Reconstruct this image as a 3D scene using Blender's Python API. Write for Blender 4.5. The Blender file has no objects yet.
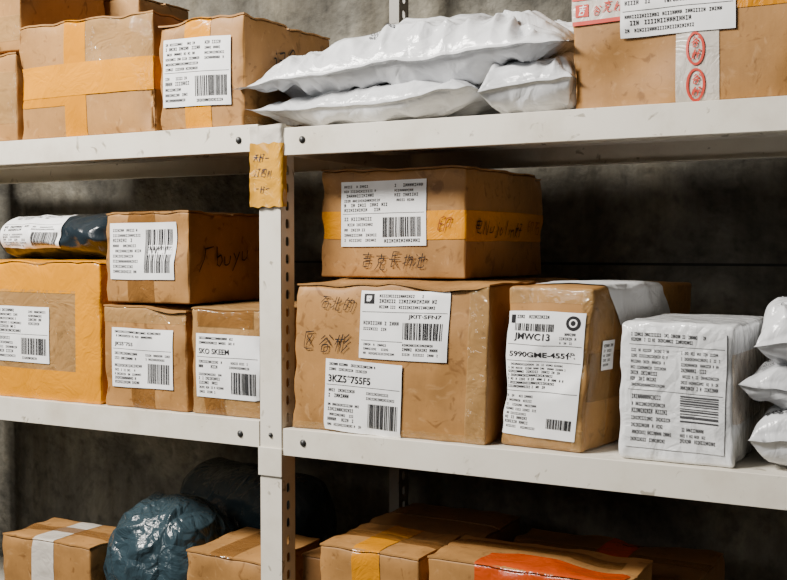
import bpy, bmesh, math, random
from mathutils import Vector, Matrix, noise

scene = bpy.context.scene
COL = scene.collection

# ------------------------------------------------------------------ materials
def new_mat(name):
    m = bpy.data.materials.new(name); m.use_nodes = True
    nt = m.node_tree; b = nt.nodes["Principled BSDF"]
    return m, nt, b

def N(nt, t, **kw):
    n = nt.nodes.new(t)
    for k, v in kw.items():
        if k in n.inputs: n.inputs[k].default_value = v
        else: setattr(n, k, v)
    return n

def ramp(nt, fac, stops):
    r = nt.nodes.new("ShaderNodeValToRGB")
    cr = r.color_ramp
    while len(cr.elements) < len(stops): cr.elements.new(0.5)
    for e, (p, c) in zip(cr.elements, stops):
        e.position = p; e.color = (c[0], c[1], c[2], 1)
    nt.links.new(fac, r.inputs[0])
    return r.outputs[0]

def sc(c, k): return tuple(min(1.0, x * k) for x in c)

def bump(nt, b, h, strength, dist=0.002):
    bp = N(nt, "ShaderNodeBump"); bp.inputs["Strength"].default_value = strength
    bp.inputs["Distance"].default_value = dist
    nt.links.new(h, bp.inputs["Height"]); nt.links.new(bp.outputs[0], b.inputs["Normal"])
    return bp

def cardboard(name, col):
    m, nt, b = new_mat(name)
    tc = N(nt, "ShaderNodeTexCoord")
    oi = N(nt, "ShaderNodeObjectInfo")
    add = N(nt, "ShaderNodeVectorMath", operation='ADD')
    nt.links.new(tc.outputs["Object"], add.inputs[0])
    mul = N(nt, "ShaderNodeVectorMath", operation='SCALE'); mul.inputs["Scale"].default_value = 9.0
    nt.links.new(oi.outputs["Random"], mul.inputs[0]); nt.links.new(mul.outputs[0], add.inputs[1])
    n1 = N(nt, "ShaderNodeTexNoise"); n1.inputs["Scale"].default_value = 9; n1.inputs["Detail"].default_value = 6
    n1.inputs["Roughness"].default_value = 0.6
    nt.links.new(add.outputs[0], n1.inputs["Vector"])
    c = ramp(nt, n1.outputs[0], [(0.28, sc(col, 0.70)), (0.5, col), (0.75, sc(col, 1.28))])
    n4 = N(nt, "ShaderNodeTexNoise"); n4.inputs["Scale"].default_value = 30; n4.inputs["Detail"].default_value = 7; n4.inputs["Distortion"].default_value = 1.6
    nt.links.new(add.outputs[0], n4.inputs["Vector"])
    s = ramp(nt, n4.outputs[0], [(0.32, (0.50, 0.45, 0.40)), (0.41, (1, 1, 1))])
    mx = N(nt, "ShaderNodeMix", data_type='RGBA', blend_type='MULTIPLY'); mx.inputs[0].default_value = 0.75
    nt.links.new(c, mx.inputs[6]); nt.links.new(s, mx.inputs[7])
    n5 = N(nt, "ShaderNodeTexNoise"); n5.inputs["Scale"].default_value = 22; n5.inputs["Detail"].default_value = 8; n5.inputs["Distortion"].default_value = 3.0
    nt.links.new(add.outputs[0], n5.inputs["Vector"])
    f5 = ramp(nt, n5.outputs[0], [(0.60, (0, 0, 0)), (0.70, (0.5, 0.5, 0.5))])
    mx5 = N(nt, "ShaderNodeMix", data_type='RGBA'); nt.links.new(f5, mx5.inputs[0])
    nt.links.new(mx.outputs[2], mx5.inputs[6]); mx5.inputs[7].default_value = (*sc((col[0] * 1.35, col[1] * 1.5, col[2] * 2.0), 1), 1)
    mp = N(nt, "ShaderNodeMapping"); mp.inputs["Scale"].default_value = (1, 1, 0.08)
    nt.links.new(add.outputs[0], mp.inputs[0])
    n2 = N(nt, "ShaderNodeTexNoise"); n2.inputs["Scale"].default_value = 260; n2.inputs["Detail"].default_value = 3
    nt.links.new(mp.outputs[0], n2.inputs["Vector"])
    mx2 = N(nt, "ShaderNodeMix", data_type='RGBA', blend_type='MULTIPLY'); mx2.inputs[0].default_value = 0.14
    g = ramp(nt, n2.outputs[0], [(0.3, (0.72, 0.72, 0.72)), (0.6, (1, 1, 1))])
    nt.links.new(mx5.outputs[2], mx2.inputs[6]); nt.links.new(g, mx2.inputs[7])
    nt.links.new(mx2.outputs[2], b.inputs["Base Color"])
    b.inputs["Roughness"].default_value = 0.55
    b.inputs["Specular IOR Level"].default_value = 0.3
    bump(nt, b, n1.outputs[0], 0.35, 0.005)
    return m

def tape_mat(name, col, alpha=1.0, rough=0.12, wr=0.55, var=(0.80, 1.12), spec=0.5):
    m, nt, b = new_mat(name)
    tc = N(nt, "ShaderNodeTexCoord")
    n1 = N(nt, "ShaderNodeTexNoise"); n1.inputs["Scale"].default_value = 13; n1.inputs["Detail"].default_value = 3; n1.inputs["Distortion"].default_value = 0.9
    nt.links.new(tc.outputs["Object"], n1.inputs["Vector"])
    v = N(nt, "ShaderNodeTexVoronoi", feature='DISTANCE_TO_EDGE'); v.inputs["Scale"].default_value = 30
    mixv = N(nt, "ShaderNodeMixRGB"); mixv.inputs[0].default_value = 0.16
    nt.links.new(tc.outputs["Object"], mixv.inputs[1]); nt.links.new(n1.outputs["Color"], mixv.inputs[2]); nt.links.new(mixv.outputs[0], v.inputs["Vector"])
    ad = N(nt, "ShaderNodeMath", operation='MULTIPLY_ADD'); ad.inputs[1].default_value = 0.7
    nt.links.new(v.outputs["Distance"], ad.inputs[0]); nt.links.new(n1.outputs[0], ad.inputs[2])
    c = ramp(nt, n1.outputs[0], [(0.3, sc(col, var[0])), (0.5, col), (0.72, sc(col, var[1]))])
    nt.links.new(c, b.inputs["Base Color"])
    b.inputs["Roughness"].default_value = rough
    b.inputs["Specular IOR Level"].default_value = spec
    b.inputs["Alpha"].default_value = alpha
    bump(nt, b, ad.outputs[0], wr, 0.007)
    return m

def plastic(name, col, rough=0.35, wr=0.8, scale=9, spec=0.5, dist=0.006, var=.84):
    m, nt, b = new_mat(name)
    tc = N(nt, "ShaderNodeTexCoord")
    n0 = N(nt, "ShaderNodeTexNoise"); n0.inputs["Scale"].default_value = scale; n0.inputs["Detail"].default_value = 2
    nt.links.new(tc.outputs["Object"], n0.inputs["Vector"])
    mp = N(nt, "ShaderNodeMixRGB"); mp.inputs[0].default_value = 0.25
    nt.links.new(tc.outputs["Object"], mp.inputs[1]); nt.links.new(n0.outputs["Color"], mp.inputs[2])
    v = N(nt, "ShaderNodeTexVoronoi", feature='DISTANCE_TO_EDGE'); v.inputs["Scale"].default_value = scale * 2.0
    nt.links.new(mp.outputs[0], v.inputs["Vector"])
    n2 = N(nt, "ShaderNodeTexNoise"); n2.inputs["Scale"].default_value = scale * 2.4; n2.inputs["Detail"].default_value = 3; n2.inputs["Distortion"].default_value = 1.8
    nt.links.new(tc.outputs["Object"], n2.inputs["Vector"])
    ad = N(nt, "ShaderNodeMath", operation='ADD')
    m1 = N(nt, "ShaderNodeMath", operation='MULTIPLY'); m1.inputs[1].default_value = 1.2
    nt.links.new(v.outputs["Distance"], m1.inputs[0]); nt.links.new(m1.outputs[0], ad.inputs[0]); nt.links.new(n2.outputs[0], ad.inputs[1])
    c = ramp(nt, n2.outputs[0], [(0.25, sc(col, var)), (0.7, sc(col, 1.05))])
    nt.links.new(c, b.inputs["Base Color"])
    b.inputs["Roughness"].default_value = rough
    b.inputs["Specular IOR Level"].default_value = spec
    bump(nt, b, ad.outputs[0], wr, dist)
    return m

def flat(name, col, rough=0.6, spec=0.3):
    m, nt, b = new_mat(name)
    tc = N(nt, "ShaderNodeTexCoord")
    n1 = N(nt, "ShaderNodeTexNoise"); n1.inputs["Scale"].default_value = 25
    nt.links.new(tc.outputs["Object"], n1.inputs["Vector"])
    c = ramp(nt, n1.outputs[0], [(0.3, sc(col, 0.93)), (0.7, sc(col, 1.04))])
    nt.links.new(c, b.inputs["Base Color"])
    b.inputs["Roughness"].default_value = rough
    b.inputs["Specular IOR Level"].default_value = spec
    return m

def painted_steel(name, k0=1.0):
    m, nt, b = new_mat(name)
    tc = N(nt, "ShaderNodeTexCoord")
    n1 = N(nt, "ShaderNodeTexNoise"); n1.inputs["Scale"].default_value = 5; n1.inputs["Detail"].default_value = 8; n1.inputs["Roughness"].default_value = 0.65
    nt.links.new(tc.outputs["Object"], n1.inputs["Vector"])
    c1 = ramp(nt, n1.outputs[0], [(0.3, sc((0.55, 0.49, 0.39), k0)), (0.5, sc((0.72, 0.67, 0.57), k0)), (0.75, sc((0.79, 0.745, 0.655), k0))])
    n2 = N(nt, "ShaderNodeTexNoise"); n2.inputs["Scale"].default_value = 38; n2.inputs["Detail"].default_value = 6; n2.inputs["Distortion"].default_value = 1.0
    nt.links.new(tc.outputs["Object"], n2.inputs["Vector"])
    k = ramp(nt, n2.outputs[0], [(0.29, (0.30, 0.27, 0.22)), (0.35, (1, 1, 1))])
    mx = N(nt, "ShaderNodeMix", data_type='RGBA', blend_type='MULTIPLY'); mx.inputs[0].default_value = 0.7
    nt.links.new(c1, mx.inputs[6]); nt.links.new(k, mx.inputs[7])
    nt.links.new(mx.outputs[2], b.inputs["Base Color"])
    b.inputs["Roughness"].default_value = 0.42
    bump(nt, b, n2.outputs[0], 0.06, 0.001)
    return m

def concrete(name, col):
    m, nt, b = new_mat(name)
    tc = N(nt, "ShaderNodeTexCoord")
    n1 = N(nt, "ShaderNodeTexNoise"); n1.inputs["Scale"].default_value = 3.0; n1.inputs["Detail"].default_value = 12; n1.inputs["Roughness"].default_value = 0.68; n1.inputs["Distortion"].default_value = 0.6
    nt.links.new(tc.outputs["Object"], n1.inputs["Vector"])
    c = ramp(nt, n1.outputs[0], [(0.34, sc(col, 0.42)), (0.5, col), (0.64, (col[0] * 1.8, col[1] * 1.78, col[2] * 1.7))])
    mp = N(nt, "ShaderNodeMapping"); mp.inputs["Scale"].default_value = (5, 5, 0.8)
    nt.links.new(tc.outputs["Object"], mp.inputs[0])
    n2 = N(nt, "ShaderNodeTexNoise"); n2.inputs["Scale"].default_value = 1.6; n2.inputs["Detail"].default_value = 9; n2.inputs["Roughness"].default_value = 0.6
    nt.links.new(mp.outputs[0], n2.inputs["Vector"])
    s = ramp(nt, n2.outputs[0], [(0.38, (0.42, 0.39, 0.34)), (0.6, (1, 1, 1))])
    mx = N(nt, "ShaderNodeMix", data_type='RGBA', blend_type='MULTIPLY'); mx.inputs[0].default_value = 0.8
    nt.links.new(c, mx.inputs[6]); nt.links.new(s, mx.inputs[7])
    n3 = N(nt, "ShaderNodeTexNoise"); n3.inputs["Scale"].default_value = 40; n3.inputs["Detail"].default_value = 8
    nt.links.new(tc.outputs["Object"], n3.inputs["Vector"])
    g = ramp(nt, n3.outputs[0], [(0.3, (0.55, 0.55, 0.55)), (0.5, (1, 1, 1))])
    mx3 = N(nt, "ShaderNodeMix", data_type='RGBA', blend_type='MULTIPLY'); mx3.inputs[0].default_value = 0.8
    nt.links.new(mx.outputs[2], mx3.inputs[6]); nt.links.new(g, mx3.inputs[7])
    nt.links.new(mx3.outputs[2], b.inputs["Base Color"])
    b.inputs["Roughness"].default_value = 0.9
    ad = N(nt, "ShaderNodeMath", operation='ADD')
    nt.links.new(n1.outputs[0], ad.inputs[0]); nt.links.new(n3.outputs[0], ad.inputs[1])
    bump(nt, b, ad.outputs[0], 0.9, 0.010)
    return m

M = dict(
    card=cardboard("kraft_cardboard", (0.345, 0.170, 0.050)),
    card2=cardboard("pale_kraft_cardboard", (0.40, 0.215, 0.075)),
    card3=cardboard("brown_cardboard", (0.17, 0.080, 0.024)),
    orange=tape_mat("yellow_orange_tape", (0.66, 0.255, 0.0), rough=.24, wr=.32, spec=.35, var=(.9, 1.06)),
    amber=tape_mat("amber_tape", (0.62, 0.235, 0.0), alpha=0.92, rough=.22, wr=.32, spec=.35, var=(.9, 1.06)),
    brown=tape_mat("brown_tape", (0.24, 0.105, 0.025), alpha=0.65),
    clear=tape_mat("clear_tape", (0.50, 0.32, 0.13), alpha=0.30, rough=0.06, wr=0.9, spec=.8),
    milky=tape_mat("milky_tape", (0.72, 0.67, 0.59), alpha=0.78, rough=0.25, wr=.35),
    redtape=tape_mat("red_tape", (0.46, 0.055, 0.004), wr=.3, rough=.25),
    whitetape=tape_mat("white_tape", (0.80, 0.80, 0.81), rough=0.35, wr=0.4, var=(0.92, 1.03)),
    paper=flat("label_paper", (0.90, 0.90, 0.90), 0.45),
    ink=flat("black_ink", (0.010, 0.010, 0.012), 0.6),
    grey=flat("grey_ink", (0.06, 0.06, 0.065), 0.6),
    pen=flat("marker_ink", (0.010, 0.008, 0.008), 0.7),
    rust=flat("dark_orange_print", (0.20, 0.04, 0.003), 0.6),
    red=flat("red_ink", (0.58, 0.05, 0.03), 0.5),
    white=plastic("white_poly", (0.72, 0.73, 0.75), 0.22, 0.55, 7, dist=.006),
    wrap=plastic("crinkled_white_film", (0.76, 0.77, 0.78), 0.12, 0.50, 9, 0.8, 0.007, .90),
    greyp=plastic("grey_white_poly", (0.62, 0.63, 0.65), 0.22, 0.60, 8),
    dark=plastic("slate_poly", (0.013, 0.020, 0.026), 0.22, 0.5, 7),
    teal=plastic("blue_grey_poly", (0.027, 0.048, 0.060), 0.24, 0.85, 9, dist=.008),
    darkteal=plastic("dark_blue_grey_film", (0.020, 0.033, 0.040), 0.20, 0.6, 8),
    steel=painted_steel("painted_steel"),
    darksteel=painted_steel("dark_painted_steel", 0.32),  # same painted steel scaled to a darker tone, used on the back posts
    wall=concrete("wall_concrete", (0.150, 0.140, 0.114)),
    floor=concrete("floor_concrete", (0.07, 0.065, 0.055)),
    bolt=flat("dark_bolt_metal", (0.03, 0.03, 0.03), 0.4, 0.6),
    seam=flat("dark_seam", (0.02, 0.02, 0.018), 0.9),
)

# ------------------------------------------------------------------ mesh builder
class MB:
    def __init__(s): s.v = []; s.f = []; s.m = []
    def grid(s, fn, us, vs, mat=0, flip=False):
        b = len(s.v); nu, nv = len(us), len(vs)
        for v in vs:
            for u in us: s.v.append(tuple(fn(u, v)))
        for j in range(nv - 1):
            for i in range(nu - 1):
                a = b + j * nu + i
                q = (a, a + 1, a + 1 + nu, a + nu)
                s.f.append(q[::-1] if flip else q); s.m.append(mat)
    def box(s, a, b, mat=0):
        k = len(s.v)
        for x in (a[0], b[0]):
            for y in (a[1], b[1]):
                for z in (a[2], b[2]): s.v.append((x, y, z))
        for q in ((0,1,3,2),(4,6,7,5),(0,4,5,1),(2,3,7,6),(0,2,6,4),(1,5,7,3)):
            s.f.append(tuple(k + i for i in q)); s.m.append(mat)
    def obj(s, name, mats, parent=None, smooth=True, merge=False):
        me = bpy.data.meshes.new(name)
        me.from_pydata(s.v, [], s.f)
        for m in mats: me.materials.append(m)
        me.polygons.foreach_set("material_index", s.m)
        me.polygons.foreach_set("use_smooth", [smooth] * len(s.f))
        if merge:
            bm = bmesh.new(); bm.from_mesh(me)
            bmesh.ops.remove_doubles(bm, verts=bm.verts, dist=2e-5)
            bmesh.ops.recalc_face_normals(bm, faces=bm.faces)
            bm.to_mesh(me); bm.free()
        me.update()
        o = bpy.data.objects.new(name, me); COL.objects.link(o)
        if parent: o.parent = parent
        return o

def lin(a, b, step):
    n = max(1, int(math.ceil(abs(b - a) / step - 1e-6)))
    return [a + (b - a) * i / n for i in range(n + 1)]

_txt = {}
def text_mesh(s):
    if s in _txt: return _txt[s]
    c = bpy.data.curves.new("t", 'FONT'); c.body = s; c.resolution_u = 3; c.offset = 0.026
    o = bpy.data.objects.new("t", c); COL.objects.link(o)
    bpy.context.view_layer.update()
    dg = bpy.context.evaluated_depsgraph_get()
    e = o.evaluated_get(dg); me = e.to_mesh()
    vs = [(v.co.x, v.co.y) for v in me.vertices]
    fs = [tuple(p.vertices) for p in me.polygons]
    e.to_mesh_clear()
    bpy.data.objects.remove(o); bpy.data.curves.remove(c)
    if vs:
        x0 = min(v[0] for v in vs); x1 = max(v[0] for v in vs)
        y0 = min(v[1] for v in vs); y1 = max(v[1] for v in vs)
        vs = [((x - x0) / max(1e-6, x1 - x0), (y - y0) / max(1e-6, y1 - y0)) for x, y in vs]
    _txt[s] = (vs, fs)
    return _txt[s]

G = {
 '吉': [[(1,8),(9,8.3)],[(5,10),(5,5.8)],[(2,6),(8,6.2)],[(3,4),(3.2,.5)],[(3,4),(7.5,4.2),(7.2,.5)],[(3.2,.8),(7.2,.9)]],
 '克': [[(1,8.5),(9,8.8)],[(5,10),(5,7)],[(3,7),(3.2,4.5)],[(3,7),(7,7.1),(6.8,4.6),(3.2,4.6)],[(4,4.5),(3.5,2),(1,.2)],[(6,4.5),(6,1),(7,.3),(9.5,.5),(9.5,2)]],
 '長': [[(3,10),(3,5)],[(3,10),(8,10)],[(3,7.8),(7.5,7.8)],[(1,5.2),(9.5,5.4)],[(3.5,5),(3.3,.5),(5,1.5)],[(5,5),(7,2),(9.5,0)]],
 '物': [[(1,8),(4.5,8.3)],[(3,10),(3,0)],[(.8,4),(4.5,5.2)],[(6,10),(5,6.5)],[(5.5,8),(9.5,8.2),(9,1),(8,.5)],[(7.2,8),(5.5,3.5)]],
 '池': [[(1,9),(2.2,8)],[(.5,6.5),(1.8,5.6)],[(.5,1),(2.5,4)],[(3.5,6),(8.8,7.5),(8.5,4)],[(6.3,10),(6.3,2.8)],[(4.5,8),(4.5,1.2),(5.5,.3),(9,.5),(9.4,2.2)]],
 '石': [[(1,9),(9,9.2)],[(4.5,9),(1,3.5)],[(3.5,5),(3.6,.5)],[(3.5,5),(8.3,5.2),(8,.5),(3.6,.6)]],
 '北': [[(3.5,10),(3.5,0)],[(.8,6.5),(3.5,6.7)],[(.5,1.5),(3.5,3)],[(6,10),(6,1),(7,.3),(9.5,.6),(9.5,2)],[(9,7.5),(6,5)]],
 '的': [[(3,10),(2,8)],[(1.2,8),(1.2,1)],[(1.2,8),(4.5,8.1),(4.5,1.2),(1.2,1)],[(1.2,4.6),(4.5,4.7)],[(6.8,10),(5.6,6.8)],[(6.3,8),(9.5,8.1),(9.1,1),(8,.6)]],
 '区': [[(1,9.5),(9,9.6)],[(1.5,9.5),(1.5,.5),(9.3,.4)],[(7.5,8),(3,2)],[(3,7.5),(7.8,2)]],
 '谷': [[(3.5,10),(1,7.5)],[(6.5,10),(9,7.8)],[(5,8),(.8,3.8)],[(5,8),(9.3,4)],[(3,4),(3,.3)],[(3,4),(7,4),(7,.4),(3,.4)]],
 '彬': [[(.5,7),(4,7.2)],[(2.3,10),(2.3,0)],[(2.2,7),(.5,4)],[(4.2,7),(6.6,7.2)],[(5.3,10),(5.3,0)],[(9.3,10),(7,7.5)],[(9.5,7),(7,4.5)],[(9.8,4),(6.5,0)]],
 '厂': [[(2.5,9.5),(10,10.2)],[(3,9.5),(2.2,5),(-1.2,-1.5)]],
 'b': [[(2,10),(2,.5)],[(2,4),(5,5),(6,2.5),(4.5,.3),(2,.8)]],
 'u': [[(1.5,5),(1.8,1),(4,.3),(6,1.5)],[(6.3,5),(6.2,.5)]],
 'y': [[(1.5,5),(3.8,1.5)],[(6.5,5),(4,1.2),(1.5,-3)]],
 '好': [[(2.5,10),(1,3),(4.5,0)],[(4,7),(1,0)],[(.3,6),(4.8,6.4)],[(6,9),(9,9.2),(7.2,6.6)],[(7.2,6.8),(7.4,.8),(6.2,.9)],[(5.3,4.8),(9.8,5.2)]],
 '电': [[(2,8),(2,3)],[(2,8),(7.8,8.1),(7.6,3.2),(2,3.2)],[(2,5.6),(7.7,5.7)],[(4.8,10),(4.8,1),(6,.3),(9.5,.5),(9.5,2)]],
 'N': [[(1,0),(1.5,9)],[(1.5,9),(6,0)],[(6,0),(6.8,9.5)]],
 'j': [[(4,5),(3.5,-1.5),(1.5,-2)],[(4.2,7),(4.3,7.6)]], 'o': [[(3,5),(1,2.5),(3,.2),(5.5,2.5),(3,5)]], 'l': [[(3,10),(2.5,.3)]],
 'i': [[(3,5),(2.8,.3)],[(3.2,7),(3.3,7.6)]], 'n': [[(1,5),(1,0)],[(1,4),(3.5,5),(5,3.5),(5,.3)]],
 '2': [[(1,8),(4,10),(6,8),(1,.5),(7,.8)]],
 '记': [[(1.5,9.5),(2.5,8.5)],[(.8,6.5),(2.4,6.7),(2.4,1),(4,2.5)],[(4.8,8.8),(8.8,9),(8.6,5.5)],[(5,5.5),(8.7,5.6)],[(5,5.5),(5,1),(6,.3),(9.3,.4),(9.5,2.2)]],
 '四': [[(1,8.5),(1.3,1)],[(1,8.5),(9,8.6),(8.7,1),(1.3,1.2)],[(3.8,8.3),(3.5,5),(2.3,3.6)],[(6,8.3),(6,4.2),(8.4,4.2)]],
 '天': [[(1.5,9),(8.5,9.2)],[(.8,6),(9.3,6.2)],[(5,9),(4.5,5),(.8,.5)],[(5,6),(9.3,.5)]],
 '汀': [[(1,9),(2.2,8)],[(.5,6.5),(1.8,5.6)],[(.5,1),(2.5,4)],[(4,8.5),(9.5,8.8)],[(6.8,8.6),(6.8,.8),(5.4,1.4)]],
 '川': [[(2,9.5),(2,4),(.8,.3)],[(5,9),(5,1.5)],[(8.3,9.8),(8.3,0)]],
 '一': [[(.8,5),(9.2,5.6)]],
 '印': [[(3.6,9.6),(1.2,8)],[(1.3,8),(1.4,1.5),(4,2.6)],[(1.4,5.2),(4,5.3)],[(5.8,8.4),(5.9,0)],[(5.8,8.4),(9,8.5),(8.8,3),(7.6,3)]],
 ' ': [],
}
ADV = {'b': 7, 'u': 8, 'y': 8, 'o': 6.5, 'l': 4.5, 'i': 4.5, 'n': 6.5, 'j': 5.5, 'N': 8.5, '2': 9}
def hand_strokes(txt, rng, slant=0.30, wd=0.78):
    x = 0; out = []
    for ch in txt:
        k = rng.uniform(.85, 1.1); dy = rng.uniform(-1.0, 1.0)
        for st in G.get(ch, []):
            pts = [(x + px * k + rng.uniform(-.35, .35) + slant * py, py * k + dy + rng.uniform(-.35, .35)) for px, py in st]
            dense = []
            for i in range(len(pts) - 1):
                p0 = pts[max(0, i - 1)]; p1 = pts[i]; p2 = pts[i + 1]; p3 = pts[min(len(pts) - 1, i + 2)]
                for j in range(6):
                    t = j / 6
                    lx = p1[0] + (p2[0] - p1[0]) * t; ly = p1[1] + (p2[1] - p1[1]) * t
                    cx = .5 * ((2*p1[0]) + (p2[0]-p0[0])*t + (2*p0[0]-5*p1[0]+4*p2[0]-p3[0])*t*t + (3*p1[0]-p0[0]-3*p2[0]+p3[0])*t**3)
                    cy = .5 * ((2*p1[1]) + (p2[1]-p0[1])*t + (2*p0[1]-5*p1[1]+4*p2[1]-p3[1])*t*t + (3*p1[1]-p0[1]-3*p2[1]+p3[1])*t**3)
                    dense.append((lx * .4 + cx * .6, ly * .4 + cy * .6))
            dense.append(pts[-1])
            rib = []; n = len(dense)
            for i, p in enumerate(dense):
                a = dense[max(0, i - 1)]; b = dense[min(n - 1, i + 1)]
                dx, dy2 = b[0] - a[0], b[1] - a[1]; L = math.hypot(dx, dy2) or 1
                w = wd * (1.0 - .5 * (i / (n - 1)) ** 2) * rng.uniform(.85, 1.1)
                rib.append(((p[0] - dy2 / L * w / 2, p[1] + dx / L * w / 2), (p[0] + dy2 / L * w / 2, p[1] - dx / L * w / 2)))
            out.append(rib)
        x += ADV.get(ch, 11.5) * (k if ch != ' ' else .8)
    return out, x

def barcode(rng, x0, y0, x1, y1, mat=1, n=62):
    out = []; x = x0; w = (x1 - x0)
    unit = w / n
    while x < x1 - unit:
        b = unit * rng.choice([0.9, 0.9, 1.5, 2.3]); g = unit * rng.choice([0.8, 0.8, 1.4, 1.9])
        out.append(('r', x, y0, min(x + b, x1), y1, mat)); x += b + g
    return out
def barstack(rng, x0, y0, x1, y1, mat=1, n=40):
    return [('r', x0, y0 + (a - x0) / (x1 - x0) * (y1 - y0), x1, y0 + (b - x0) / (x1 - x0) * (y1 - y0), m) for (_, a, _, b, _, m) in barcode(rng, x0, 0, x1, 1, mat, n)]
def micro(rng, x0, y0, x1, y1, rows, mat=2, asp=1.35):
    out = []; rows = int(rows); rh = (y1 - y0) / rows
    for i in range(rows):
        big = rng.random() < .3
        yb = y1 - (i + 1) * rh + rh * 0.2; h = rh * (0.68 if big else .54)
        x = x0; end = x0 + (x1 - x0) * rng.uniform(0.6, 1.0); cw = h * .62 / asp
        while x < end:
            k = rng.random()
            if k < .12: x += cw * rng.uniform(.8, 2.2); continue
            t = cw * .30
            if k < .55:
                out.append(('r', x, yb, x + t, yb + h, mat)); out.append(('r', x + cw * .55, yb + h * .1, x + cw * .55 + t, yb + h, mat))
                out.append(('r', x, yb + h * .40, x + cw * .8, yb + h * .64, mat))
            else:
                out.append(('r', x, yb + h * .78, x + cw * .8, yb + h, mat)); out.append(('r', x + cw * .3, yb, x + cw * .3 + t, yb + h, mat))
                out.append(('r', x, yb, x + cw * .8, yb + h * .22, mat))
            x += cw * 1.12
    return out
def rule(y, x0=0.02, x1=0.98, t=0.007): return [('r', x0, y, x1, y + t, 2)]

def build_sticker(name, parent, pmap, w, h, items, mats, paper=True, off=0.0006, step=0.012, ang=0.0, label=None, seed=1):
    mb = MB(); ca, sa = math.cos(ang), math.sin(ang); rg = random.Random(seed)
    def P(x, y, o):
        s = (x - 0.5) * w; t = (y - 0.5) * h
        return pmap(s * ca - t * sa, s * sa + t * ca, o)
    if paper:
        mb.grid(lambda x, y: P(x, y, off), lin(0, 1, step / w), lin(0, 1, step / h), 0)
    o2 = off + 0.0005
    for it in items:
        if it[0] == 'r':
            _, x0, y0, x1, y1, m = it
            mb.grid(lambda x, y: P(x, y, o2), lin(x0, x1, step / w), lin(y0, y1, step / h), m)
        elif it[0] == 'o':
            _, cx, cy, rx, ry, t, m = it
            o3 = o2 + (0.0002 if m == 0 else 0)
            mb.grid(lambda a, k: P(cx + (rx - k * t) * math.cos(a), cy + (ry - k * min(ry, t * w / h if t < rx else ry)) * math.sin(a), o3), [2 * math.pi * i / 28 for i in range(29)], [0, 1], m)
        elif it[0] == 'h':
            _, s, x0, y0, x1, y1, m = it[:7]
            wd = it[7] if len(it) > 7 else .78
            ribs, tot = hand_strokes(s, rg, wd=wd)
            for rib in ribs:
                b = len(mb.v)
                for (l, r) in rib:
                    for q in (l, r): mb.v.append(tuple(P(x0 + q[0] / tot * (x1 - x0), y0 + q[1] / 10 * (y1 - y0), o2 + 0.0003)))
                for i in range(len(rib) - 1):
                    mb.f.append((b + 2 * i, b + 2 * i + 1, b + 2 * i + 3, b + 2 * i + 2)); mb.m.append(m)
        else:
            _, s, x0, y0, x1, y1, m = it
            vs, fs = text_mesh(s); b = len(mb.v)
            for (x, y) in vs: mb.v.append(tuple(P(x0 + x * (x1 - x0), y0 + y * (y1 - y0), o2)))
            for f in fs: mb.f.append(tuple(b + i for i in f)); mb.m.append(m)
    if not mb.f: return None
    o = mb.obj(name, mats, parent, True)
    if label: o["label"] = label
    return o

INKS = [M['paper'], M['ink'], M['grey'], M['red']]

def ridge(p): return 1 - 2 * abs(noise.noise(p))

def root(name, label, category, loc, rz=0, group=None):
    e = bpy.data.objects.new(name, None); COL.objects.link(e)
    e.empty_display_size = 0.05
    e.location = loc; e.rotation_euler = (0, 0, math.radians(rz))
    e["label"] = label; e["category"] = category
    if group: e["group"] = group
    return e

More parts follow.
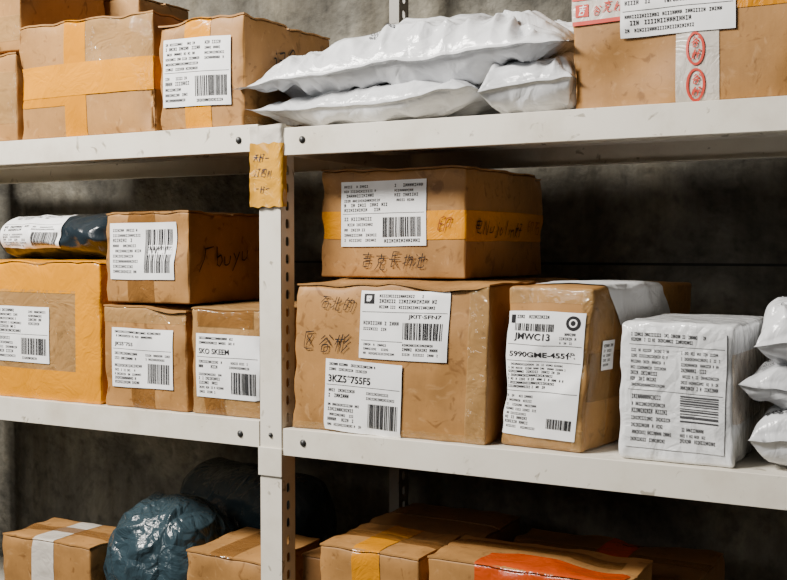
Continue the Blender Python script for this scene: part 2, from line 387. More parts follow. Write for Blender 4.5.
# ------------------------------------------------------------------ cartons
class Carton:
    def __init__(s, label, x0, x1, y0, y1, z0, z1, mat='card', seed=1, rz=0, r=0.0032, bulge=0.003, amp=0.0022,
                 lean=(0, 0), crease=0.0004, name="cardboard_box", category="box", group="parcels on the shelves", flaps=True, step=0.010, dent=1.2):
        s.W, s.D, s.H = x1 - x0, y1 - y0, z1 - z0
        s.hx, s.hy, s.hz = s.W / 2, s.D / 2, s.H / 2
        s.r, s.bulge, s.amp, s.lean, s.crease, s.dent = r, bulge, amp, lean, crease, dent
        s.seed = Vector((seed * 7.31, seed * 3.77, seed * 1.93)); s.rng = random.Random(seed)
        s.root = root(name, label, category, ((x0 + x1) / 2, (y0 + y1) / 2, z0 + 0.0008), rz, group)
        mb = MB()
        cu = lambda L: [0, .25 * r / L, .6 * r / L] + lin(r / L, 1 - r / L, step / L) + [1 - .6 * r / L, 1 - .25 * r / L, 1]
        cx, cy, cz = cu(s.W), cu(s.D), cu(s.H)
        for f, us, vs in (('F', cx, cz), ('K', cx, cz), ('R', cy, cz), ('L', cy, cz), ('T', cx, cy), ('B', cx, cy)):
            mb.grid(lambda u, v: s.at(s.fp(f, u, v), 0), us, vs, 0)
        s.body = mb.obj("body", [M[mat]], s.root, True, merge=True)
        if flaps and s.D > 0.05:
            g = 0.003 / s.D
            for a, b in ((-0.002, 0.5 - g), (0.5 + g, 1.002)):
                fb = MB()
                us = lin(-0.002, 1.002, step / s.W); vs = lin(a, b, step / s.D)
                def topf(u, v):
                    p = s.fp('T', min(1, max(0, u)), min(1, max(0, v)))
                    q0 = Vector((max(-s.hx + r, min(s.hx - r, p.x)), max(-s.hy + r, min(s.hy - r, p.y)), p.z))
                    return s.at(q0, 0) + Vector((p.x - q0.x, p.y - q0.y, 0)) * 1.15
                up = Vector((0, 0, .0034)); lo = Vector((0, 0, .0006))
                fb.grid(lambda u, v: topf(u, v) + up, us, vs, 0); fb.grid(lambda u, v: topf(u, v) + lo, us, vs, 0, True)
                for v in (vs[0], vs[-1]):
                    fb.grid(lambda u, k: topf(u, v) + lo.lerp(up, k), us, [0, 1], 0)
                for u in (us[0], us[-1]):
                    fb.grid(lambda w, k: topf(u, w) + lo.lerp(up, k), vs, [0, 1], 0)
                fb.obj("flap", [M[mat]], s.root, False, merge=True)
    def fp(s, f, u, v):
        W, D, H, hx, hy = s.W, s.D, s.H, s.hx, s.hy
        if f == 'F': return Vector((-hx + u * W, -hy, v * H))
        if f == 'K': return Vector((hx - u * W, hy, v * H))
        if f == 'R': return Vector((hx, -hy + u * D, v * H))
        if f == 'L': return Vector((-hx, hy - u * D, v * H))
        if f == 'T': return Vector((-hx + u * W, -hy + v * D, H))
        return Vector((-hx + u * W, hy - v * D, 0))
    def at(s, p, off):
        r = s.r; hx, hy, H = s.hx, s.hy, s.H
        q = Vector((min(max(p.x, -hx + r), hx - r), min(max(p.y, -hy + r), hy - r), min(max(p.z, r), H - r)))
        n = (p - q); n = n.normalized() if n.length > 1e-9 else Vector((0, 0, 1))
        c = q + n * (r + off)
        fx, fy, fz = p.x / hx, p.y / hy, (p.z - s.hz) / s.hz
        gx, gy, gz = 1 - fx * fx, 1 - fy * fy, 1 - fz * fz
        d = Vector((s.bulge * fx * gy * gz, s.bulge * fy * gx * gz, s.bulge * 0.6 * fz * gx * gy))
        b = q + n * r
        d += noise.noise_vector(b * 5 + s.seed) * s.amp + noise.noise_vector(b * 18 + s.seed) * s.amp * 0.35
        dn = max(0, noise.noise(b * 8 + s.seed * 1.7) - .22)
        d -= n * dn * .016 * s.dent
        ed = max(0, abs(fx) - .86) * max(0, abs(fz) - .8) + max(0, abs(fx) - .86) * max(0, abs(fy) - .86) + max(0, abs(fz) - .86) * max(0, abs(fy) - .86)
        d -= Vector((fx, fy, fz)) * min(.02, ed) * .26 * max(0, noise.noise(b * 26 + s.seed) + .25)
        if s.crease:
            d += n * s.crease * (ridge(b * 11 + s.seed) * 0.6 + ridge(b * 24 + s.seed) * 0.4)
        k = min(1.0, max(0.0, p.z / 0.04)); d.z *= k
        if p.z < 1e-6: d.z = 0
        c += d
        c.x += s.lean[0] * p.z; c.y += s.lean[1] * p.z
        return c
    def tape(s, f, u0, u1, v0, v1, mat='orange', off=0.0006, name="packing_tape", label=None, skew=0.0):
        mb = MB()
        ex = s.W if f in 'FKTB' else s.D; ey = s.H if f in 'FKRL' else s.D
        if f == 'T': off = max(off, .0010) + .0006
        def ext(a, b, L):
            r = s.r / L
            pts = lin(a, b, 0.008 / L)
            for e in (0.25 * r, 0.6 * r, r, 1 - r, 1 - 0.6 * r, 1 - 0.25 * r):
                if a < e < b: pts.append(e)
            return sorted(set(pts))
        def pt(u, v):
            uu = min(1, max(0, u + skew * (1 - v)))
            return s.at(s.fp(f, uu, v), off + .0004 * (1 + noise.noise(Vector((u * 30, v * 30, off * 9999)))))
        mb.grid(pt, ext(u0, u1, ex), ext(v0, v1, ey), 0)
        o = mb.obj(name, [M[mat]], s.root, True)
        if label: o["label"] = label
        return o
    def sticker(s, f, cu, cv, w, h, items, ang=0, paper=True, name="shipping_label", mats=None, off=0.0018, label=None):
        ex = s.W if f in 'FKTB' else s.D; ey = s.H if f in 'FKRL' else s.D
        sd = s.rng.uniform(0, 50)
        def pm(a, b, o):
            if paper: o += .0003 * (1 + ridge(Vector((a * 22, b * 22, sd))))
            return s.at(s.fp(f, min(1, max(0, cu + a / ex)), min(1, max(0, cv + b / ey))), o)
        return build_sticker(name, s.root, pm, w, h, items, mats or INKS, paper, off, 0.005, math.radians(ang), label, s.rng.randint(1, 999))
    def write(s, f, cu, cv, w, h, txt, ang=0, mat='pen'):
        return s.sticker(f, cu, cv, w, h, [('h', txt, 0, 0, 1, 1, 0)], ang, False, "handwriting", [M[mat]], 0.0024)

def express(rng, kind=0, texts=()):
    it = []
    if kind == 0:
        it += micro(rng, .04, .52, .56, .96, 6, 1) + micro(rng, .64, .66, .96, .95, 4)
        it += rule(.50) + barcode(rng, .50, .14, .95, .44) + micro(rng, .52, .04, .94, .12, 1, 1) + micro(rng, .04, .06, .44, .46, 5)
    elif kind == 1:
        it += [('r', .04, .80, .16, .95, 1), ('r', .07, .835, .13, .915, 0), ('r', .09, .86, .11, .89, 1)]
        it += micro(rng, .22, .72, .92, .96, 3, 1) + rule(.68) + micro(rng, .04, .40, .45, .56, 2)
        it += barcode(rng, .50, .30, .96, .54) + rule(.26, .02, .5) + micro(rng, .05, .05, .42, .24, 3) + micro(rng, .5, .06, .94, .26, 3, 1)
    elif kind == 2:
        it += micro(rng, .04, .80, .6, .97, 2, 1) + barcode(rng, .40, .36, .96, .74) + rule(.77) + micro(rng, .04, .36, .34, .74, 5)
        it += rule(.3) + micro(rng, .04, .04, .9, .28, 3, 1)
    elif kind == 3:
        it += rule(.64) + micro(rng, .05, .45, .5, .61, 2, 1) + barcode(rng, .58, .08, .96, .42) + micro(rng, .05, .05, .50, .40, 5) + micro(rng, .05, .83, .85, .97, 2, 1) + micro(rng, .55, .46, .95, .60, 2)
    for t in texts: it.append(('t',) + t)
    return it

# ------------------------------------------------------------------ soft mailers
class Pillow:
    def __init__(s, label, L, Wd, T, loc, rot=(0, 0, 0), seed=1, mat='white', crumple=0.006, fold=0.008, p=2.6, q=0.45,
                 name="poly_mailer", category="parcel bag", group="parcels on the shelves", bottom=0.6, nu=110, nv=70, bend=None, margin=(.965, .95), freq=1.0):
        s.L, s.Wd, s.T, s.cr, s.fold, s.p, s.q, s.bot = L, Wd, T, crumple, fold, p, q, bottom
        s.seed = Vector((seed * 5.1, seed * 2.3, seed * 9.7)); s.bend = bend; s.mg = margin; s.fq = freq
        s.R = Matrix.Rotation(math.radians(rot[0]), 3, 'X') @ Matrix.Rotation(math.radians(rot[1]), 3, 'Y')
        s.zs = 0; s.rng = random.Random(seed)
        def cos(n): return [-math.cos(math.pi * i / n) * 0.35 + (-1 + 2 * i / n) * 0.65 for i in range(n + 1)]
        us, vs = cos(nu), cos(nv)
        zm = min(s.at(u, v, -1).z for u in us[::3] for v in vs[::3]); s.zs = -zm
        s.root = root(name, label, category, loc, rot[2], group)
        mb = MB()
        mb.grid(lambda u, v: s.at(u, v, 1), us, vs); mb.grid(lambda u, v: s.at(u, v, -1), us, vs, 0, True)
        s.body = mb.obj("bag", [M[mat]], s.root, True, merge=True)
    def at(s, u, v, side=1, off=0):
        au, av = min(1, abs(u) / s.mg[0]), min(1, abs(v) / s.mg[1])
        e = max(0, 1 - au ** s.p) * max(0, 1 - av ** s.p)
        th = e ** s.q
        x = u * s.L / 2 * (1 - .05 * (1 - v * v) * u * u); y = v * s.Wd / 2 * (1 - .10 * (1 - u * u) * v * v)
        pt = Vector((x, y, side * 0.11)) + s.seed; pe = Vector((x, y, 0)) + s.seed
        f1 = s.fq
        x += 0.010 * noise.noise(pe * 9); y += 0.010 * noise.noise(pe * 9 + Vector((9, 0, 0)))
        z = side * s.T / 2 * th * (1 if side > 0 else s.bot)
        wp = pt + noise.noise_vector(pt * 5 * f1) * 0.10 / f1
        ws = Vector((wp.x * .7, wp.y, wp.z))
        r1 = ridge(ws * 5 * f1); r2 = ridge(ws * 10 * f1 + Vector((3, 1, 4))); r3 = ridge(ws * 22 * f1)
        c = s.cr * (r1 * .75 + r2 * .50 + r3 * .24 + noise.noise(pt * 3) * .6)
        ring = math.exp(-((au - .84) / .20) ** 2) + math.exp(-((av - .84) / .24) ** 2) * .8
        if au > av: fv = ridge(Vector((x * 5, y * 28, side)) * f1 + s.seed)
        else: fv = ridge(Vector((x * 22, y * 6, side)) * f1 + s.seed)
        z += side * (c + s.fold * ring * (fv - .4)) * min(1, th * 1.8)
        z += 0.012 * noise.noise(pe * 8) * (1 - th) + .004 * noise.noise(pe * 30) * (1 - th)
        if s.bend: z += s.bend(u, v)
        o = s.R @ Vector((x, y, z + side * off)); o.z += s.zs
        return o
    def sticker(s, cu, cv, w, h, items, ang=0, side=1, mats=None, name="shipping_label", paper=True):
        def pm(a, b, o): return s.at(cu + a * 2 / s.L, cv + b * 2 / s.Wd, side, o)
        return build_sticker(name, s.root, pm, w, h, items, mats or INKS, paper, 0.0018, 0.004, math.radians(ang))

def blob(label, loc, size, seed, mat, crumple=0.02, e=0.6, name="plastic_bag", category="bag", group="parcels on the shelves", rz=0):
    rt = root(name, label, category, loc, rz, group)
    mb = MB(); S = Vector((seed * 3.3, seed * 1.7, seed * 4.1))
    def sgn(x, k): return math.copysign(abs(x) ** k, x)
    def fn(u, v):
        th = (v - .5) * math.pi; ph = u * 2 * math.pi
        x = sgn(math.cos(th), e) * sgn(math.cos(ph), e); y = sgn(math.cos(th), e) * sgn(math.sin(ph), e); z = sgn(math.sin(th), e)
        d = Vector((x, y, z)); pt = Vector((x * size[0], y * size[1], z * size[2])) * .5
        wq = pt + noise.noise_vector(pt * 9 + S) * .05
        wq = Vector((wq.x, wq.y, wq.z * .6))
        w = crumple * (ridge(wq * 9 + S) * .7 + ridge(wq * 20 + S * 2) * .40 + ridge(wq * 40 + S) * .14 + noise.noise(pt * 4 + S) * 1.0 - .3)
        pt += d.normalized() * w
        pt.z += size[2] / 2
        if pt.z < 0: pt.z = 0
        return pt
    mb.grid(fn, [i / 220 for i in range(221)], [i / 150 for i in range(151)])
    mb.obj("bag", [M[mat]], rt, True, merge=True)
    return rt

def roll(name, label, loc, rz, Rr, Lr, mat, cr=.008, ky=1.0, group="parcels on the shelves", ends=.20, fr=9):
    rt = root(name, label, "parcel", loc, rz, group)
    mb = MB()
    def rollf(a, k, off=0):
        t = (k - .5) * Lr; pt = Vector((t, math.cos(a) * .08, math.sin(a) * .08)) + Vector(loc)
        rr = Rr + cr * ridge(pt * fr + noise.noise_vector(pt * 6) * .6) + cr * .4 * ridge(pt * 22) - cr * .8
        e = max(0, abs(k - .5) * 2 - (1 - ends)) / ends
        rr *= math.sqrt(max(0, 1 - e * e * .9)); rr += off
        return Vector((t, math.cos(a) * rr * ky, Rr + math.sin(a) * rr))
    A = [2 * math.pi * i / 110 for i in range(111)]
    KS = [.5 - .5 * math.cos(math.pi * i / 80) for i in range(81)]
    mb.grid(rollf, A, KS)
    for k in (0, 1):
        mb.grid(lambda a, q: Vector(((k - .5) * Lr, rollf(a, k).y * q, Rr + (rollf(a, k).z - Rr) * q)), A, [0, .5, 1.0], 0)
    mb.obj("film_wrap", [M[mat]], rt, True, merge=True)
    return rt, rollf

# ------------------------------------------------------------------ room
def structure(name, a, b, mat):
    mb = MB(); mb.box(a, b); o = mb.obj(name, [M[mat]], None, False, merge=True); o["kind"] = "structure"; return o
structure("wall_back", (-4, 0.56, 0), (4, 0.70, 3.2), 'wall')
structure("floor", (-4, -4, -0.1), (4, 0.70, 0.0), 'floor')
mb = MB(); mb.box((-4, 0.5585, 1.3685), (4, 0.5599, 1.3735)); o = mb.obj("trim_1", [M['seam']], None, False, merge=True); o["kind"] = "structure"

# ------------------------------------------------------------------ shelving
def shelf_board(parent, x0, x1, zt, d=0.45, h=0.045):
    mb = MB(); t = 0.0016
    mb.box((x0, 0, zt - h), (x1, t, zt))
    mb.box((x0, t, zt - t), (x1, d, zt))
    mb.box((x0, t, zt - h), (x1, 0.014, zt - h + t))
    mb.box((x0, d - t, zt - h), (x1, d, zt - t))
    mb.box((x0, d - 0.014, zt - h), (x1, d - t, zt - h + t))
    for x in (x0, x1 - t): mb.box((x, t, zt - h), (x + t, d - t, zt - t))
    for yc in (0.16, 0.30):
        mb.box((x0 + t, yc - 0.02, zt - 0.02), (x1 - t, yc - 0.02 + t, zt - t))
        mb.box((x0 + t, yc + 0.02, zt - 0.02), (x1 - t, yc + 0.02 + t, zt - t))
        mb.box((x0 + t, yc - 0.02, zt - 0.0215), (x1 - t, yc + 0.0216, zt - 0.02))
    o = mb.obj("shelf_board", [M['steel']], parent, False)
    bv = o.modifiers.new("b", 'BEVEL'); bv.width = 0.0006; bv.segments = 2; bv.limit_method = 'ANGLE'
    return o

def plate(mb, P, w, z0, z1, pitch, hw, hh, nrm):
    n = max(1, int(round((z1 - z0) / pitch))); pz = (z1 - z0) / n
    K = 16
    for i in range(n):
        zc = z0 + (i + .5) * pz
        ring_o = []; ring_i = []
        for k in range(K):
            a = 2 * math.pi * k / K
            c, s_ = math.cos(a), math.sin(a)
            m = max(abs(c), abs(s_))
            ring_o.append((c / m * w / 2, zc + s_ / m * pz / 2))
            ring_i.append((c * hw, zc + math.copysign(hh - hw, s_) * (abs(s_) > .05) + s_ * hw))
        for side, flip in ((0, False), (1, True)):
            b = len(mb.v)
            for (u, z) in ring_o + ring_i:
                mb.v.append(tuple(P(w / 2 + u, z, side * nrm)))
            for k in range(K):
                q = (b + k, b + (k + 1) % K, b + K + (k + 1) % K, b + K + k)
                mb.f.append(q[::-1] if flip else q); mb.m.append(0)
        b = len(mb.v)
        for side in (0, 1):
            for (u, z) in ring_i: mb.v.append(tuple(P(w / 2 + u, z, side * nrm)))
        for k in range(K):
            mb.f.append((b + k, b + (k + 1) % K, b + K + (k + 1) % K, b + K + k)); mb.m.append(0)

def post(parent, xc, yc, sx, sy, z1, w=0.043, d=0.040, z0=0.0, mat='steel'):
    mb = MB(); t = 0.002
    xa, xb = sorted((xc, xc + sx * w))
    ya, yb = sorted((yc, yc + sy * t))
    mb.box((xa, ya, z0), (xb, yb, z1))
    plate(mb, lambda s, z, n: (xc + n, yc + sy * (s), z), d, z0, z1, 0.030, 0.0052, 0.0085, sx * t)
    for y in (yc + sy * d,):
        mb.box((min(xc, xc + sx * t), y - 0.0002, z0), (max(xc, xc + sx * t), y + 0.0002, z1))
    return mb.obj("post", [M[mat]], parent, False, merge=True)

def bolt(parent, x, y, z, r=0.0048):
    mb = MB()
    prof = [(0, -0.0042), (r * .6, -0.0040), (r * .9, -0.0028), (r, -0.0012), (r * 1.25, -0.0010), (r * 1.25, 0.0)]
    mb.grid(lambda u, k: (x + prof[int(k)][0] * math.cos(u), y + prof[int(k)][1], z + prof[int(k)][0] * math.sin(u)),
            [2 * math.pi * i / 20 for i in range(21)], list(range(len(prof))))
    return mb.obj("bolt", [M['bolt']], parent, True, merge=True)

UL = root("shelving_unit", "off-white steel shelving bay with perforated posts, loaded with parcels", "shelf", (-0.6, 0.22, 0), group="steel shelving bays")
UR = root("shelving_unit", "off-white steel shelving bay holding large cartons and white mailers", "shelf", (0.55, 0.22, 0), group="steel shelving bays")
def to_unit(o, u):
    o.parent = u; o.matrix_parent_inverse = Matrix.Translation(-Vector(u.location))
ZL = (1.609, 1.109, 0.609); ZR = (1.600, 1.100, 0.600)
for z in ZL + (0.15,): to_unit(shelf_board(None, -1.22, -0.0535, z), UL)
for z in ZR + (0.15,): to_unit(shelf_board(None, -0.0045, 1.20, z), UR)
to_unit(post(None, -0.008, 0.0, -1, 1, 1.606), UL)
to_unit(post(None, -0.008, 0.452, -1, -1, 2.30, mat='darksteel'), UL)
to_unit(post(None, -1.2225, 0.0, -1, 1, 1.606), UL)
to_unit(post(None, -1.2225, 0.452, -1, -1, 2.30, mat='darksteel'), UL)
to_unit(post(None, 1.2025, 0.0, 1, 1, 1.606), UR)
to_unit(post(None, 1.2025, 0.452, 1, -1, 2.30, mat='darksteel'), UR)
for z in ZL[:2]:
    to_unit(bolt(None, -0.093, 0, z - 0.025), UL)
    to_unit(bolt(None, -0.0295, 0.0, z - 0.022, 0.0034), UL)
for z in ZR[:2]:
    to_unit(bolt(None, 0.0355, 0, z - 0.021), UR)
mb = MB(); mb.box((-0.0535, -0.0035, 1.018), (-0.0060, -0.0004, 1.066)); mb.box((-0.0078, -0.0035, 1.018), (-0.0056, 0.036, 1.066))
sp = mb.obj("splice_plate", [M['steel']], None, False)
bv = sp.modifiers.new("b", 'BEVEL'); bv.width = 0.0008; bv.segments = 2
to_unit(sp, UL)
def wrapmap(z0, lift):
    def f(s, t, o):
        x = -0.0275 + s; z = z0 + t
        cr = 0.0010 * noise.noise(Vector((x * 55, z * 55, 1))) + 0.0012 * ridge(Vector((x * 25, z * 30, 5)))
        if t < -.045 or t > .045: z += .003 * noise.noise(Vector((x * 90, 3, 0)))
        if x < -0.0045: return Vector((x + .0015 * noise.noise(Vector((z * 70, 0, 0))), -0.0042 - lift - o - cr - max(0, -.054 - x) * .3, z))
        return Vector((-0.0030 + o + cr + lift, -0.0042 - lift + (x + 0.0045), z))
    return f
tag = build_sticker("tape_wrap", None, wrapmap(1.523, 0.0008), 0.073, 0.106,
    [('h', '天好一', .08, .70, .54, .84, 2, 1.0), ('h', '汀四川', .10, .46, .58, .60, 2, 1.0), ('h', '一好一', .12, .22, .54, .34, 2, 1.0)],
    [tape_mat("yellow_tag_tape", (0.62, 0.30, 0.025), rough=.2, wr=.4), M['milky'], flat("dark_blue_print", (0.012, 0.018, 0.045))], True, 0.0004, 0.003, 0, "yellow-orange tape with dark print")
to_unit(tag, UL)
tag2 = build_sticker("tape_wrap", None, wrapmap(1.586, 0.0), 0.072, 0.040, [], [M['milky']], True, 0.0004, 0.003, math.radians(3), "milky clear tape")
to_unit(tag2, UL)

# ------------------------------------------------------------------ upper left shelf
zl, zr = ZL[0], ZR[0]
b = Carton("kraft carton with yellow-orange tape crossing its front", -0.6247, -0.288, 0.012, 0.24, zl, zl + 0.214, 'card', 11, lean=(-.01, 0))
b.tape('F', .36, .52, 0, 1, 'amber'); b.tape('F', 0, 1, .36, .64, 'orange', 0.0014); b.tape('T', .36, .52, 0, 1, 'amber', .0034); b.tape('R', 0, 1, .36, .64, 'orange')
b.tape('F', 0, .36, .28, .38, 'amber', 0.0006); b.tape('F', .52, 1, .64, 1, 'clear', 0.0006)

b = Carton("kraft carton with white label and amber tape beside mailers", -0.2775, -0.0896, 0.012, 0.285, zl, zl + 0.189, 'card', 12, bulge=.004)
b.tape('F', .33, .63, 0, 1, 'orange'); b.tape('T', .33, .63, 0, 1, 'amber', .0034)
b.sticker('F', .47, .52, .148, .118, express(b.rng, 0), -1, off=.0026)
b.write('R', .40, .66, .08, .040, "记2", 8); b.tape('R', 0, 1, .0, .10, 'clear')

b = Carton("plain kraft carton with another carton stacked on it", -0.93, -0.634, 0.012, 0.25, zl, zl + 0.168, 'card', 13)
b.tape('F', .8, 1, .2, .8, 'clear')
b = Carton("brown kraft carton stacked on another carton", -0.92, -0.628, 0.016, 0.25, zl + 0.1755, zl + 0.37, 'card', 14)
b.tape('F', 0, 1, .1, .35, 'clear')
b = Carton("tall kraft carton standing against the wall", -0.81, -0.55, 0.265, 0.43, zl, zl + 0.32, 'card2', 15)
b.tape('F', .40, .62, 0, 1, 'orange')

# ------------------------------------------------------------------ upper right shelf
Pillow("flat white poly mailer lying under a larger one", 0.425, 0.28, 0.058, (0.129, 0.143, zr), (0, 0, -1), 21, 'greyp', 0.011, 0.010, bottom=.75, p=2.2, q=.6, nu=160, nv=90)
m3 = Pillow("small white poly mailer wedged beside the carton", 0.150, 0.25, 0.074, (0.414, 0.122, zr), (6, -8, 5), 26, 'greyp', 0.012, 0.010, nu=100, nv=100, bottom=.8, freq=1.3)
m3.sticker(.25, -.45, .06, .05, micro(m3.rng, .05, .1, .95, .9, 5), 5, paper=False, name="printed_text")
m1 = Pillow("large crumpled white poly mailer resting on smaller mailers", 0.590, 0.33, 0.088, (0.194, 0.155, zr + 0.050), (9, -2, 0), 27, 'white', 0.019, 0.018, p=2.0, q=.65,
            bend=lambda u, v: -0.016 * u * u * (1 if u < 0 else .5), nu=240, nv=140, bottom=.6, freq=1.2)
m1.sticker(-.1, -.55, .07, .03, micro(m1.rng, .05, .1, .95, .9, 3), 4, paper=False, name="printed_text")

b = Carton("large kraft carton with printed tape and a white label", 0.492, 0.862, 0.016, 0.33, zr, zr + 0.25, 'card', 24)
b.tape('F', 0, 1, .49, .76, 'amber', .0006)
b.tape('F', .0, .235, .49, .76, 'milky', .0014)
b.tape('F', .405, .565, 0, .45, 'milky', .0008)
b.sticker('F', .41, .62, .158, .12, express(b.rng, 2, [("JKIT·5FN7", .62, .80, .94, .92, 1)]), off=.0026)
def seal(b, cu, cv, w, h, chars, ang):
    n = len(chars); it = [('o', .5, .5, .5, .5, .13, 3)]
    for i, ch in enumerate(chars):
        y1 = .88 - i * .76 / n
        it.append(('h', ch, .24, y1 - .76 / n + .05, .76, y1 - .02, 3, 1.5))
    return b.sticker('F', cu, cv, w, h, it, ang, False, "printed_seal", None, .0022)
seal(b, .480, .285, .026, .046, "谷好", 2); seal(b, .480, .09, .026, .044, "谷好", -2)
b.sticker('F', .11, .60, .078, .060, [('r', 0, .0, 1, .10, 3), ('r', 0, .60, 1, 1, 3), ('r', .05, .2, .30, .5, 3), ('h', "吉", .07, .22, .26, .48, 0, 1.2), ('h', "谷克好", .36, .22, .96, .48, 3, 1.1)], 0, False, "printed_mark", None, .0022)

# ------------------------------------------------------------------ middle left shelf
zl, zr = ZL[1], ZR[1]
b = Carton("kraft carton heavily wrapped in yellow-orange tape, parcel on top", -0.76, -0.4225, 0.012, 0.30, zl, zl + 0.264, 'card', 31, bulge=.003, amp=.0014, dent=.4, crease=0)
b.tape('F', 0, 1, .78, 1, 'orange'); b.tape('F', .82, 1, 0, .80, 'orange', .0009); b.tape('F', 0, 1, 0, .22, 'orange', .0014); b.tape('F', 0, .14, .2, .8, 'orange')
b.tape('T', 0, 1, 0, 1, 'orange', .0036); b.tape('R', 0, 1, .0, 1, 'orange'); b.tape('F', .14, .84, .2, .8, 'clear', .0006)
b.sticker('F', .40, .47, .148, .108, express(b.rng, 0), 0)
rp, rf = roll("soft_parcel", "dark slate plastic parcel with a white label, on a taped carton", (-0.592, 0.125, zl + 0.2695), 0, 0.045, 0.325, 'dark', .005, 1.9, ends=.22, fr=7)
def wraplab(s, t, o):
    return rf(math.pi - t / .072 - .35, .36 + s / .325, o + .001)
rngp = random.Random(8)
build_sticker("shipping_label", rp, wraplab, .165, .120, express(rngp, 3), INKS, True, .0006, .004, 0)

c = Carton("small kraft carton with a white label at the shelf edge", -0.4125, -0.2175, 0.012, 0.28, zl, zl + 0.184, 'card', 33)
c.sticker('F', .48, .50, .144, .108, express(c.rng, 3, [("JKS5*755", .05, .68, .36, .76, 1)]), 0)
c.tape('F', .34, .62, 0, .22, 'brown'); c.tape('F', 0, 1, .85, 1, 'clear')
c = Carton("kraft carton with barcode label stacked on two cartons", -0.4085, -0.2136, 0.014, 0.27, zl + 0.1925, zl + 0.354, 'card', 34)
it = micro(c.rng, .05, .10, .50, .92, 9) + barcode(c.rng, .55, .12, .95, .88, n=40) + [('r', .60, .42, .95, .60, 0), ('t', "WC13", .62, .44, .93, .58, 1)]
c.sticker('F', .46, .58, .150, .102, it, 0)
c.tape('F', .28, .60, 0, .30, 'brown'); c.tape('F', .28, .60, .90, 1, 'brown'); c.tape('T', .28, .60, 0, 1, 'brown', .0034)
c.write('R', .38, .56, .14, .040, "厂buyu", 4)
c.sticker('R', .90, .30, .03, .03, [])
c = Carton("small kraft carton in clear film with label, beside the post", -0.2100, -0.0575, 0.014, 0.26, zl, zl + 0.184, 'card', 35, amp=.003, bulge=.004, crease=.0014)
c.tape('F', 0, 1, .60, 1, 'clear'); c.tape('F', 0, 1, 0, .25, 'clear'); c.tape('T', 0, 1, 0, 1, 'clear', .004); c.tape('F', .2, .5, 0, .2, 'brown', .0009); c.tape('F', .1, .9, .84, 1, 'brown', .0012)
c.sticker('F', .54, .47, .136, .112, express(c.rng, 3, [("SKO SKEEM", .05, .69, .55, .775, 1)]), 0)

# ------------------------------------------------------------------ middle right shelf
c = Carton("large kraft carton with two white labels and marker writing", 0.006, 0.358, 0.014, 0.42, zr, zr + 0.243, 'card', 41, lean=(.030, 0), bulge=.004)
c.sticker('F', .585, .735, .156, .110, express(c.rng, 1, [("JKIT·5FN7", .56, .585, .92, .655, 1)]), 0)
c.sticker('F', .385, .245, .142, .116, express(c.rng, 3, [("3KZ5*755F5", .04, .68, .60, .79, 1)]), -1.5, off=.0026)
c.write('F', .235, .86, .066, .022, "石北的", -6); c.write('F', .085, .60, .024, .030, "区", 2); c.write('F', .22, .60, .060, .028, "谷彬", 2)
c.tape('F', 0, 1, .0, .05, 'clear'); c.tape('F', .9, 1, .0, 1, 'clear', .0009); c.tape('T', 0, 1, .40, .60, 'brown', .0034)
c = Carton("kraft carton banded with yellow-orange tape, on the large carton", 0.018, 0.292, 0.080, 0.420, zr + 0.2515, zr + 0.430, 'card', 42, lean=(.02, 0), dent=.6)
c.tape('F', 0, 1, .36, .62, 'orange'); c.tape('R', 0, 1, .34, .62, 'orange'); c.tape('T', 0, 1, .42, .58, 'amber', .0034)
c.sticker('F', .45, .60, .163, .108, express(c.rng, 0), 1)
c.write('F', .52, .16, .125, .026, "吉克長物池", 0); c.write('R', .36, .47, .20, .027, "电Nujolin好", -2); c.write('F', .86, .50, .028, .026, "印", 0, 'rust'); c.write('R', .82, .48, .07, .024, "印石", 0, 'rust')

c = Carton("tall kraft carton with large label and white wrap strip", 0.396, 0.534, 0.016, 0.420, zr, zr + 0.243, 'card', 43, rz=-6.5, lean=(.070, 0), bulge=.006, amp=.0035, crease=.0012, r=.006, flaps=False)
c.root.location.y += 0.010
c.sticker('F', .47, .46, .126, .188,
    [('r', .04, .90, .10, .97, 1), ('t', "JMWC13", .10, .755, .58, .825, 1), ('t', "5990GME-455代", .05, .63, .90, .685, 1)] +
    barcode(c.rng, .10, .84, .62, .90) + [('o', .86, .915, .09, .060, .09, 1), ('o', .86, .915, .05, .034, .018, 0)] + rule(.73, t=.004) + rule(.60, t=.004) + micro(c.rng, .05, .38, .85, .59, 7, 1, asp=.68) +
    rule(.36, t=.004) + micro(c.rng, .05, .05, .5, .34, 8, asp=.68) + barcode(c.rng, .62, .08, .94, .16) + micro(c.rng, .12, .93, .6, .98, 1, 1, .68) + micro(c.rng, .7, .74, .95, .84, 3, asp=.68), -1)
c.tape('T', .15, 1, .10, .62, 'whitetape', .0006, label="white wrap strip"); c.tape('R', .10, .62, .76, 1, 'whitetape', .0016, label="white wrap strip", skew=.5)
c.tape('R', 0, .16, .0, 1, 'clear', .0012); c.tape('F', .88, 1, .0, 1, 'clear', .0012); c.tape('R', 0, 1, .3, .6, 'brown', .0009); c.tape('F', 0, 1, .0, .14, 'clear'); c.tape('F', 0, 1, .90, 1, 'clear'); c.tape('T', 0, .15, .4, .6, 'brown', .0006)
c.sticker('R', .12, .58, .040, .045, micro(c.rng, .1, .1, .9, .9, 5, 1), off=.0028)

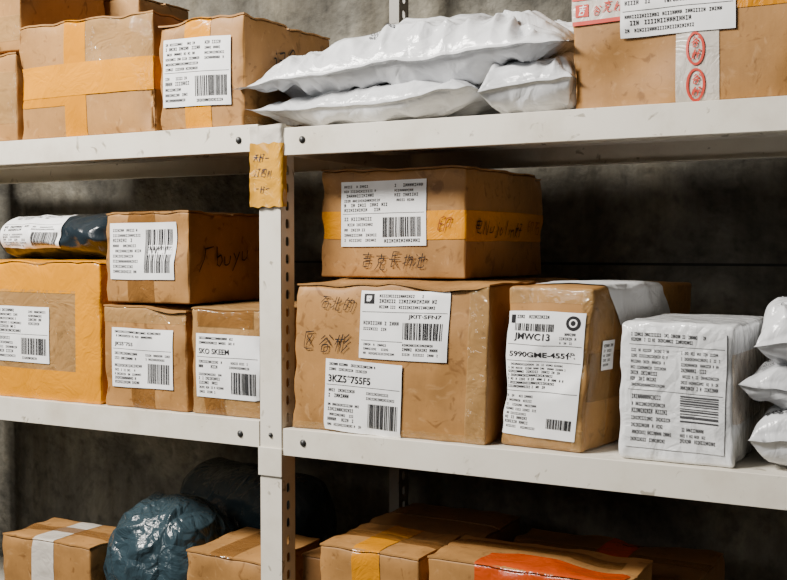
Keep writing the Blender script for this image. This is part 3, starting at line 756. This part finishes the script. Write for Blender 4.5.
c = Carton("block parcel in crinkled white plastic with printed label", 0.566, 0.727, 0.014, 0.250, zr, zr + 0.196, 'wrap', 45, r=.0055, amp=.0022, bulge=.0025, crease=.0009,
           name="wrapped_parcel", category="parcel", flaps=False, step=.005, dent=.4)
c.sticker('F', .5, .52, .138, .168, barstack(c.rng, .56, .24, .94, .46, 2, n=24) + micro(c.rng, .04, .88, .85, .97, 2, 1) + micro(c.rng, .04, .50, .46, .84, 7) + micro(c.rng, .06, .04, .48, .45, 7) +
          micro(c.rng, .56, .50, .95, .84, 7) + micro(c.rng, .56, .06, .94, .20, 3) + rule(.86, t=.004) + rule(.478, t=.004), -1, True,
          mats=[M['wrap'], M['ink'], M['grey'], M['red']], off=.0010, name="printed_label")
c.tape('R', 0, 1, .3, .8, 'clear', .001)

q1 = Pillow("small white padded mailer at the bottom of a pile", 0.23, 0.20, 0.072, (0.851, 0.112, zr), (0, 0, 3), 51, 'greyp', .008, .007, nu=110, nv=90, bottom=1, p=3.0, q=.45, margin=(.98, .97))
q1.sticker(-.6, -.72, .06, .03, [('t', "585", .1, .2, .5, .8, 1)] + micro(q1.rng, .55, .2, .95, .8, 2, 1), paper=False, name="printed_text")
q2 = Pillow("white padded mailer in the middle of a pile", 0.24, 0.20, 0.062, (0.853, 0.112, zr + .0710), (0, 2, -4), 52, 'greyp', .009, .007, nu=110, nv=90, bottom=1, p=3.0, q=.45, margin=(.98, .97))
q2.sticker(-.6, -.65, .06, .04, micro(q2.rng, .05, .2, .95, .8, 4, 2), paper=False, name="printed_text")
q3 = Pillow("crumpled white mailer on top of a pile", 0.23, 0.21, 0.088, (0.852, 0.118, zr + .130), (5, -8, 5), 53, 'white', .012, .011, nu=120, nv=100, bottom=.9, p=2.6, q=.45, margin=(.98, .97))
q3.sticker(-.5, -.6, .05, .04, micro(q3.rng, .05, .2, .95, .8, 4, 2), 8, paper=False, name="printed_text")

# ------------------------------------------------------------------ bottom shelf
zl, zr = ZL[2], ZR[2]
c = Carton("kraft carton with pale tape beside a blue-grey bag", -0.70, -0.4640, 0.02, 0.16, zl, zl + 0.220, 'card', 61)
c.tape('F', .36, .60, 0, 1, 'milky'); c.tape('T', .36, .60, 0, 1, 'milky', .0034); c.tape('T', 0, 1, .38, .62, 'brown', .0037)
blob("crumpled blue-grey plastic bag sitting between cartons", (-0.350, 0.120, zl), (0.212, 0.195, 0.308), 9, 'teal', .014, .68)
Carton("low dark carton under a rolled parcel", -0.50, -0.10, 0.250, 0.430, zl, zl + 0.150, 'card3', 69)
roll("rolled_parcel", "dark blue-grey film-wrapped roll lying on a carton", (-0.300, 0.328, zl + 0.155), -14, 0.093, 0.36, 'darkteal', .006, ends=.25)

c = Carton("low kraft carton with brown tape beside the post", -0.2280, -0.060, 0.02, 0.20, zl, zl + 0.248, 'card', 62)
c.tape('T', .3, .6, 0, 1, 'brown', .0034)
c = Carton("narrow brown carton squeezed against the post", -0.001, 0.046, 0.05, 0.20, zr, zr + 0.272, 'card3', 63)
c = Carton("kraft carton with amber tape over the top", 0.054, 0.2420, 0.02, 0.180, zr, zr + 0.306, 'card', 64)
c.tape('T', .34, .62, 0, 1, 'amber', .0034); c.tape('F', .34, .62, 0, 1, 'amber'); c.tape('T', 0, 1, .40, .60, 'brown', .0037)
c = Carton("long kraft carton with orange-red tape along the front edge", 0.254, 0.575, 0.02, 0.165, zr, zr + 0.312, 'card', 65)
c.tape('T', .26, .98, .0, .46, 'redtape', .0036); c.tape('T', 0, .9, .62, .82, 'brown', .0032); c.tape('F', .26, .98, .8, 1, 'redtape')
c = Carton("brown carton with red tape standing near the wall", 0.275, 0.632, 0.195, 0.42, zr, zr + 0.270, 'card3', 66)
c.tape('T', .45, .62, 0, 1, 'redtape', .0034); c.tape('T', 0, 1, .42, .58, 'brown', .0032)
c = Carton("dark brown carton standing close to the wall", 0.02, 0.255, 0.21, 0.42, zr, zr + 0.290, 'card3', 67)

# ------------------------------------------------------------------ lights
def area(name, loc, target, size, power, col=(1, 1, 1), sy=None):
    l = bpy.data.lights.new(name, 'AREA'); l.energy = power; l.size = size; l.color = col
    if sy: l.shape = 'RECTANGLE'; l.size_y = sy
    o = bpy.data.objects.new(name, l); COL.objects.link(o); o.location = loc
    o.rotation_euler = (Vector(target) - Vector(loc)).to_track_quat('-Z', 'Y').to_euler()
    return o
area("ceiling_lamp", (-0.9, -1.4, 2.95), (0.1, 0.1, 1.35), 1.0, 172, (1, 0.955, 0.885), 0.32)
area("fill_light", (-0.9, -3.2, 2.5), (0.1, 0.0, 1.2), 1.2, 27, (1.0, 0.975, 0.93))  # added soft fill from the front, stands for no actual lamp
w = bpy.data.worlds.new("World"); scene.world = w; w.use_nodes = True
w.node_tree.nodes["Background"].inputs[0].default_value = (0.95, 0.95, 1.0, 1)
w.node_tree.nodes["Background"].inputs[1].default_value = 0.022

# ------------------------------------------------------------------ camera
cam = bpy.data.cameras.new("camera"); co = bpy.data.objects.new("camera", cam); COL.objects.link(co)
cam.sensor_width = 36; cam.lens = 50; cam.clip_start = 0.05
co.location = (1.033, -1.504, 1.400)
co.rotation_euler = (math.radians(90 - 2.15), 0, math.radians(28.8))
scene.camera = co
